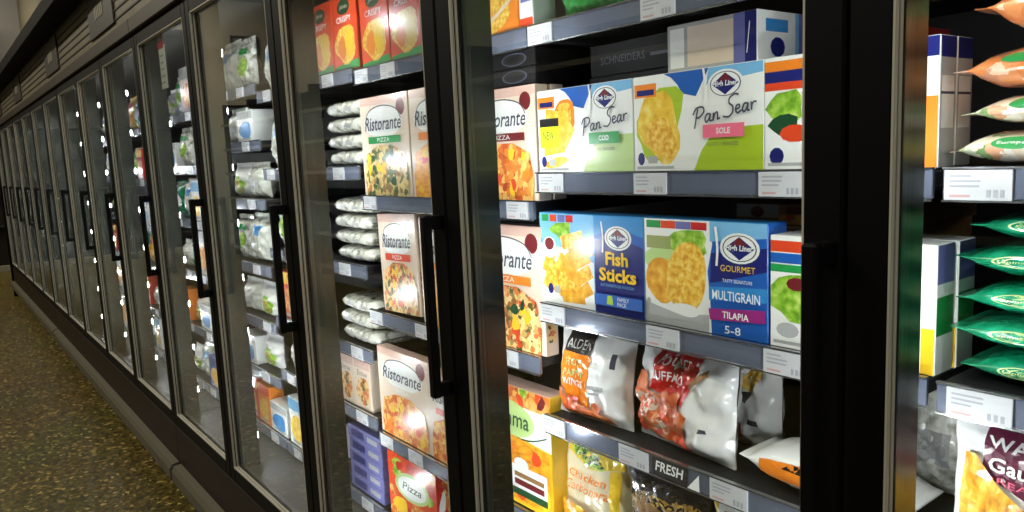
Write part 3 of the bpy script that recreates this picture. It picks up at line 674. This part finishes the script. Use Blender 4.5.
put('pizza_box', pizza(.215, .24, PIZZA, RED, 8), -1.568, .705, 'red-banded pizza box next to the cheesy orange one, fourth shelf', 'box', 'pizza boxes in the third bay')
cw, chh = .262, .275
a = Rc(0, 0, 1, 1, YEL)+Pg([(0, .62), (1, .55), (1, 1), (0, 1)], W_)+Pg([(0, .86), (1, .84), (1, 1), (0, 1)], PIZZA)+shapes(8, (.05, .88, .9, .98), .06, .04, (SALAD, REDO, MAROON), 3)
a += El(.4, .72, .4, .16, LIMEP, 20)+St([(.02, .64), (.3, .57), (.7, .58), (.95, .66)], .014, DKGREEN, .95)+T('Mamma', .12, .66, .72, .8, DKGREEN, .1, .01)
a += Pg([(.02, .04), (.98, .04), (.98, .54), (.5, .58), (.02, .58)], FRY)+shapes(16, (.08, .1, .9, .5), .09, .07, (FRY, ORANGE, YEL, REDO), 9)
a += Rc(.46, .08, .94, .34, W_)+Rc(.46, .08, .94, .14, DKGREEN)+Rc(.5, .17, .9, .22, MAROON)+Rc(.5, .24, .9, .28, KRAFT)+El(.6, .36, .1, .05, W_, 12)
put('pasta_box', carton(cw, chh, .05, YEL, a, lid=PINKC), -1.312, .705, 'yellow pasta dinner box with white and green banner beside the pasta pouch', 'box')
a = Rc(0, 0, 1, 1, REDO)+shapes(22, (.05, .06, .95, .94), .09, .09, (PIZZA, SALAD, RED, ORANGE), 2)+El(.5, .56, .36, .22, LIMEP, 20, .05)+El(.5, .56, .3, .17, W_, 20, .05)+T('Pizza', .3, .5, .7, .62, DKGREEN, .2, .01)+El(.24, .2, .16, .14, YEL, 14, 0, .1)+El(.66, .2, .2, .14, PIZZA, 14)
put('red_pizza_box', carton(.255, .195, .1, RED, a, right=Rc(0, 0, 1, 1, RED)+shapes(8, (.1, .1, .9, .8), .2, .1, (CREAM, PIZZA, W_), 4), lid=MAROON), -1.81, .455, 'red pizza snack box on the bottom shelf below the cheesy orange pizza', 'box', None, YF+.006, .03)
# orange crumbed chicken boxes, top shelf of the third bay
def orangebox():
    w, h = .155, .205; a = Rc(0, 0, 1, 1, REDO)+Pg([(0, .0), (1, .0), (1, .12), (0, .06)], GREEN)
    a += El(.5, .34, .42, .26, GOLD, 18, 0, .08)+El(.36, .3, .16, .16, ORANGE, 12, .3, .1)+El(.66, .34, .16, .2, YEL, 12, 0, .1)
    a += El(.5, .84, .26, .1, DKGREEN, 16)+T('Janes', .34, .8, .66, .88, CREAM, .2, .01)+T('CRISPY', .2, .64, .8, .72, W_, 0, .01)
    return carton(w, h, .06, REDO, a, lid=REDO).mesh('chicken_box')
OB = orangebox()
for i, (x, lb) in enumerate(((-2.172, 'orange breaded chicken box, farthest of the orange boxes on the top shelf'), (-2.011, 'orange breaded chicken box, second from the far end of the orange row'),
        (-1.838, 'orange breaded chicken box, middle one of the orange row on the top shelf'), (-1.677, 'orange breaded chicken box, fourth along the orange row on the top shelf'),
        (-1.516, 'orange breaded chicken box, fifth along the orange row, above the orange-topped pizza'))):
    put('chicken_box', OB, x, 1.745 if i < 2 else 1.735, lb, 'box', 'orange chicken boxes on the top shelf')
a = Rc(0, 0, 1, 1, ORANGE)+El(.5, .3, .4, .26, GOLD, 16, 0, .1)+St([(.1, .1), (.5, .16), (.9, .34)], .04, CREAM)+El(.2, .5, .2, .2, YEL, 12)+El(.5, .86, .3, .1, RED, 14)
put('nugget_box', carton(.19, .2, .06, ORANGE, a, lid=REDO), -1.325, 1.735, 'amber nugget box above the black oval ring boxes, top shelf', 'box')
a = Rc(0, 0, 1, 1, W_)+Rc(0, .0, 1, .12, REDO)+Rc(.1, .3, .9, .6, LAV)+Rc(.1, .7, .9, .95, REDO)
put('slim_carton', carton(.042, .17, .06, W_, a, lid=W_), -1.205, 1.735, 'slim white and blue carton between the amber nugget box and green bags', 'box')
GB = pouch(.19, .2, .06, pat('film_leaf_green', [(.2, (20, 110, 40)), (.5, (40, 160, 66)), (.8, (120, 210, 130))], 40, 'noise', .2, .7, .4), El(.5, .5, .3, .2, DKGREEN, 18)+T('Peas', .3, .44, .7, .56, W_), 31, .006).mesh('pea_bag')
for i, (x, lb) in enumerate(((-1.05, 'bright green pea bag nearest the slim carton, top shelf'), (-.86, 'bright green pea bag, middle of the three on the top shelf'), (-.665, 'bright green pea bag nearest the wide black post, top shelf'))):
    put('pea_bag', GB, x, 1.735, lb, 'bag', 'green pea bags on the top shelf', YF+.052, .04*i)

# --- bags in the nearest bay
lab = El(.24, .6, .085, .13, GREEN, 18, .08)+T("Europe's", .18, .56, .3, .64, W_, .1, .01)+Rc(.33, .42, .42, .64, YEL)
VEG = [tube_bag(.3, .15, .042, BAGVEG, lab, 2, pw=7), tube_bag(.28, .15, .038, BAGVEG, El(.27, .62, .085, .13, GREEN, 18), 5, tail=.1, pw=6), tube_bag(.3, .15, .052, BAGCARROT, El(.24, .66, .07, .09, GREEN, 18, .1), 9, tail=.1, pw=6), tube_bag(.26, .15, .07, BAGCARROT, El(.26, .66, .1, .12, GREEN, 18), 13, tail=.14, pw=4)]
def pile(name, meshes, xs, z, labels, cat, group, dy):
    """goods lying on one another, each on the highest point of the one below"""
    for g, x, lb in zip(meshes, xs, labels):
        zs = [v.co.z for v in g.vertices]
        put(name, g, x, z, lb, cat, group, YF+dy+max(0, -min(v.co.y for v in g.vertices))); z += max(zs)-min(zs)+.0006
pile('vegetable_bag', [g.mesh('vegetable_bag') for g in VEG], (-.266, -.262, -.262, -.262), 1.45,
     [f'clear mixed vegetable bag with green label, {w} of the stack' for w in ('lowest', 'second from the bottom', 'third from the bottom', 'topmost')], 'bag', 'vegetable bags stacked in the nearest bay', .002)
GRN = [tube_bag(.29, .15, .04, BAGGREEN, El(.25, .52, .1, .13, LIMEP, 20, .05)+El(.25, .52, .09, .11, BAGGREEN, 20, .05)+T('Spinach', .19, .49, .31, .55, LIMEP, .1, .01)+(Rc(.33, .36, .4, .56, LIME) if s == 3 else []), s, tail=.09, pw=6) for s in (3, 7, 11, 16, 21)]
pile('green_bag', [g.mesh('green_bag') for g in GRN], (-.25, -.262, -.258, -.26, -.244), 1.185,
     [f'shiny green frozen bag with oval logo, {w} of its stack' for w in ('lowest', 'second from the bottom', 'middle', 'fourth from the bottom', 'topmost')], 'bag', 'green bags stacked in the nearest bay', .002)
a = Pg([(.12, .66), (.3, .56), (.98, .42), (.98, .97), (.13, .97)], PLUM)+T('WAFFLE', .14, .84, .46, .92, W_, 0, .02)+T('Gaufrées', .15, .7, .5, .79, W_, 0, .02)+T('BREADED', .15, .63, .46, .67, PINK)
a += Pg([(.05, .3), (.06, .78), (.1, .78), (.2, .62), (.3, .52), (.96, .4), (.96, .06), (.1, .06)], WAFFLE)+shapes(6, (.2, .1, .9, .4), .06, .06, (WAFFLE, FRY, LIME), 8)
put('waffle_fries_bag', pouch(.3, .18, .055, BAGW, a, 40, .005, .01), -.256, .95, 'white waffle fries bag with plum panel below the green bags', 'bag', None, YF+.036, 0, R(-2))

# --- fourth bay, seen past the third post
def WB(seed, w=.24, th=.044, film=BAGWORN): return tube_bag(w, .18, th, film, El(.3, .5, .07, .06, GREYP, 14)+Rc(.6, .4, .75, .5, GREYP), seed, tail=.015, pw=16, sq=.55).mesh('frosted_bag')
FR = [WB(s) for s in (2, 5, 9)]
def stack(k, j, x, n, meshes, name, word, cat, where):
    pos = {3: ['lowest', 'middle', 'topmost'], 4: ['lowest', 'second', 'third', 'topmost']}[n]
    pile(name, [meshes[(i+j) % len(meshes)] for i in range(n)], [x+.008*math.sin(i*2.3+j) for i in range(n)], LEV[k][j], [f'{word} {where}, {q} of its stack' for q in pos], cat, f'{word} {where}', .003)
stack(3, 1, -2.09, 4, FR, 'frosted_bag', 'frosted white bag', 'bag', 'beside the spinach pizza box')
stack(3, 2, -2.085, 4, FR, 'frosted_bag', 'frosted white bag', 'bag', 'beside the leaning pizza box')
stack(3, 3, -2.085, 3, FR, 'frosted_bag', 'frosted white bag', 'bag', 'below the leaning pizza, third post')
def smallbox(w, h, d, base, food, band, lid=None, seed=0):
    a = Rc(0, 0, 1, 1, base)+Rc(0, .8, 1, 1, band)+El(.5, .36, .4, .28, food, 14, 0, .08)+T('Entree', .2, .66, .8, .76, INK, .15)
    return carton(w, h, d, base, a, lid=lid or base).mesh('dinner_box')
DBX = smallbox(.108, .16, .05, CREAM, VEGP, PINKC)
put('dinner_box', DBX, -2.175, .738, 'small cream dinner box farther from the cheesy orange pizza, fourth shelf', 'box', 'small dinner boxes')
put('dinner_box', DBX, -2.062, .738, 'small cream dinner box right next to the cheesy orange pizza, fourth shelf', 'box', 'small dinner boxes')
PUR = carton(.22, .04, .2, LAV, Rc(0, 0, 1, 1, LAV)+Rc(.1, .2, .5, .8, NAVY)+Rc(.6, .3, .9, .7, GREYP), lid=LAV).mesh('purple_box')
for i in range(5): put('purple_box', PUR, -2.09+.004*(i % 2), .455+.0412*i, f'purple carton below the small dinner boxes, {["lowest", "second", "third", "fourth", "topmost"][i]} of its stack', 'box', 'purple cartons', YF+.003)

# --- farther bays: only what shows between the posts
def gbox(nm, w, h, d, base, band, food):
    return carton(w, h, d, base, Rc(0, 0, 1, 1, base)+Rc(0, .74, 1, .98, band)+El(.5, .36, .4, .3, food, 14, 0, .08)+Rc(.15, .04, .85, .1, GREYP), lid=base).mesh(nm)
KINDS_ = [('white ice cream box', 'boxed_dessert', gbox('boxed_dessert', .13, .18, .1, W_, SKY, FISHY), .135, None),
          ('red dinner box', 'dinner_box', gbox('dinner_box', .14, .17, .06, RED, YEL, PIZZA), .145, None),
          ('white vegetable bag', 'vegetable_bag', pouch(.17, .17, .06, BAGWORN, El(.5, .45, .3, .2, SALAD, 14)+Rc(.2, .7, .8, .85, GREEN), 51).mesh('vegetable_bag'), .175, .04),
          ('orange snack box', 'snack_box', gbox('snack_box', .13, .16, .06, ORANGE, REDO, GOLD), .135, None),
          ('blue fish box', 'fish_box', gbox('fish_box', .15, .15, .05, BLUE, NAVY, GOLD), .155, None),
          ('green pea bag', 'pea_bag', pouch(.17, .17, .06, BAGGREEN, El(.5, .5, .3, .2, W_, 14), 55).mesh('pea_bag'), .175, .04),
          ('yellow fries bag', 'fries_bag', pouch(.17, .18, .06, BAGYEL, El(.5, .4, .36, .26, FRY, 14)+Rc(.2, .7, .8, .86, RED), 57).mesh('fries_bag'), .175, .04),
          ('white frosted bag', 'frosted_bag', pouch(.19, .18, .07, BAGCLR, Rc(.3, .6, .7, .8, LBLUE), 59, .007).mesh('frosted_bag'), .195, .045),
          ('low white box', 'white_box', gbox('white_box', .17, .115, .1, W_, GREYP, LBLUE), .175, None),
          ('small frosted bag', 'frosted_bag', pouch(.19, .125, .07, BAGCLR, Rc(.3, .3, .7, .6, GREYP), 61, .008).mesh('frosted_bag'), .195, .05),
          ('small salad bag', 'salad_bag', pouch(.18, .125, .06, BAGW, El(.5, .4, .36, .3, SALAD, 14)+El(.5, .4, .2, .2, REDO, 10, 0, .2), 63, .006).mesh('salad_bag'), .185, .05),
          ('cream pizza box', 'pizza_box', gbox('pizza_box', .2, .2, .034, CREAM, GREYP, PIZZA), .205, None)]
def fill(k, xa, xb, seed):
    rr = random.Random(seed); lv = LEV[k]
    for j, z in enumerate(lv):
        x = xa; order = list(range(len(KINDS_))); rr.shuffle(order); n = 0
        if k == 4: order = [[7, 2, 7], [9, 8], [10, 9, 10], [2, 7, 2], [9, 10, 9], [8, 10], [1, 3, 8]][j]+order
        room = (lv[j-1]-.04-z) if j else .26
        for q in order:
            word, nm, me, w, dy = KINDS_[q]
            if x+w > xb+.02 or x+w > MX(k)-.008: continue
            hh = max(v.co.z for v in me.vertices)
            if hh > room-.004: continue
            put(nm, me, x+w/2, z, f'{word} on the {SHN(k, j)} shelf of the {BAYN[k]} from the near end', nm.split('_')[-1] if nm != 'boxed_dessert' else 'box', f'goods on the {SHN(k, j)} shelf of the {BAYN[k]}', YF+(dy or 0))
            x += w; n += 1
BAYN = ['first bay', 'second bay', 'third bay', 'fourth bay', 'fifth bay', 'sixth bay', 'seventh bay', 'eighth bay', 'ninth bay', 'tenth bay', 'eleventh bay', 'twelfth bay', 'thirteenth bay', 'fourteenth bay', 'fifteenth bay']
fill(4, -3.19, -2.735, 4); fill(5, -4.1, -3.51, 5); fill(6, -4.97, -4.46, 6); fill(7, -5.78, -5.46, 7); fill(8, -6.55, -6.2, 8)
def fill3():
    lv = LEV[3]; sel = {0: (7, 2), 1: (7, 7), 2: (2, 10), 3: (1, 6), 4: (9, 3), 5: (0, 8)}
    for j, (p, q) in sel.items():
        x = -2.71; room = (lv[j-1]-.04-lv[j]) if j else .26
        for s in (p, q):
            word, nm, me, w, dy = KINDS_[s]
            if max(v.co.z for v in me.vertices) > room-.002: me, w = KINDS_[4][2], KINDS_[4][3]; word, nm, dy = 'blue fish box', 'fish_box', None
            if x+w > -2.34: continue
            put(nm, me, x+w/2, lv[j], f'{word} on the {SHN(3, j)} shelf of the fourth bay from the near end', nm.split('_')[-1] if nm != 'boxed_dessert' else 'box', f'goods on the {SHN(3, j)} shelf of the fourth bay', YF+(dy or 0)); x += w
fill3()
# red tag and price sheet hung inside the sixth door
sg = thing('hanging_notice', 'white paper notice with red header hung inside the sixth glass door', 'sign', (-3.17, .024, 1.80))
mb = MB(); mb.box(-.045, .045, 0, .0012, 0, .16, W_, .0003)
for j in range(5): mb.box(-.034, .02, -.0006, 0, .02+.025*j, .026+.025*j, TAG_T)
obj('paper_sheet', mb, sg)
mb = MB(); mb.box(-.05, .03, -.001, .0004, .15, .24, RED, .0003); mb.box(-.03, .01, -.0015, -.001, .18, .2, W_); obj('red_header', mb, sg)
# ------------------------------------------------------------------ store lights, camera
def area(name, loc, rot, sx, sy, e, col):
    l = bpy.data.lights.new(name, 'AREA'); l.shape = 'RECTANGLE'; l.size = sx; l.size_y = sy; l.energy = e; l.color = col
    o = bpy.data.objects.new(name, l); COL.objects.link(o); o.location = loc; o.rotation_euler = rot
    return o
for x in (.5, -3.5, -7.5, -11.5): area('aisle_lamp', (x, -2.3, ZC-.15), (0, 0, 0), 1.8, .3, 100, (1, .92, .76))
area('end_lamp', (XE+1.6, -1.6, ZC-.2), (0, R(30), 0), .3, 4.5, 95, (1, .93, .8))
w = bpy.data.worlds.new('World'); scene.world = w; w.use_nodes = True
w.node_tree.nodes['Background'].inputs[0].default_value = (1, .92, .78, 1); w.node_tree.nodes['Background'].inputs[1].default_value = .02

yaw, pitch, roll, H, D, F = .918624452, .134477163, -.0458149563, 1.49259573, .756096761, 759.450740
fw = Vector((-math.sin(yaw)*math.cos(pitch), math.cos(yaw)*math.cos(pitch), -math.sin(pitch)))
r0 = Vector((math.cos(yaw), math.sin(yaw), 0)); u0 = r0.cross(fw)
r2 = r0*math.cos(roll)+u0*math.sin(roll); u2 = -r0*math.sin(roll)+u0*math.cos(roll)
cam = bpy.data.cameras.new('camera'); co = bpy.data.objects.new('camera', cam); COL.objects.link(co)
co.matrix_world = Matrix(((r2.x, u2.x, -fw.x, 0), (r2.y, u2.y, -fw.y, -D), (r2.z, u2.z, -fw.z, H), (0, 0, 0, 1)))
cam.sensor_width = 36; cam.lens = F*36/1024; cam.clip_start = .02
scene.camera = co
vs = scene.view_settings; vs.view_transform = 'Standard'; vs.look = 'None'; vs.gamma = 1; vs.use_curve_mapping = False; vs.exposure = 0.
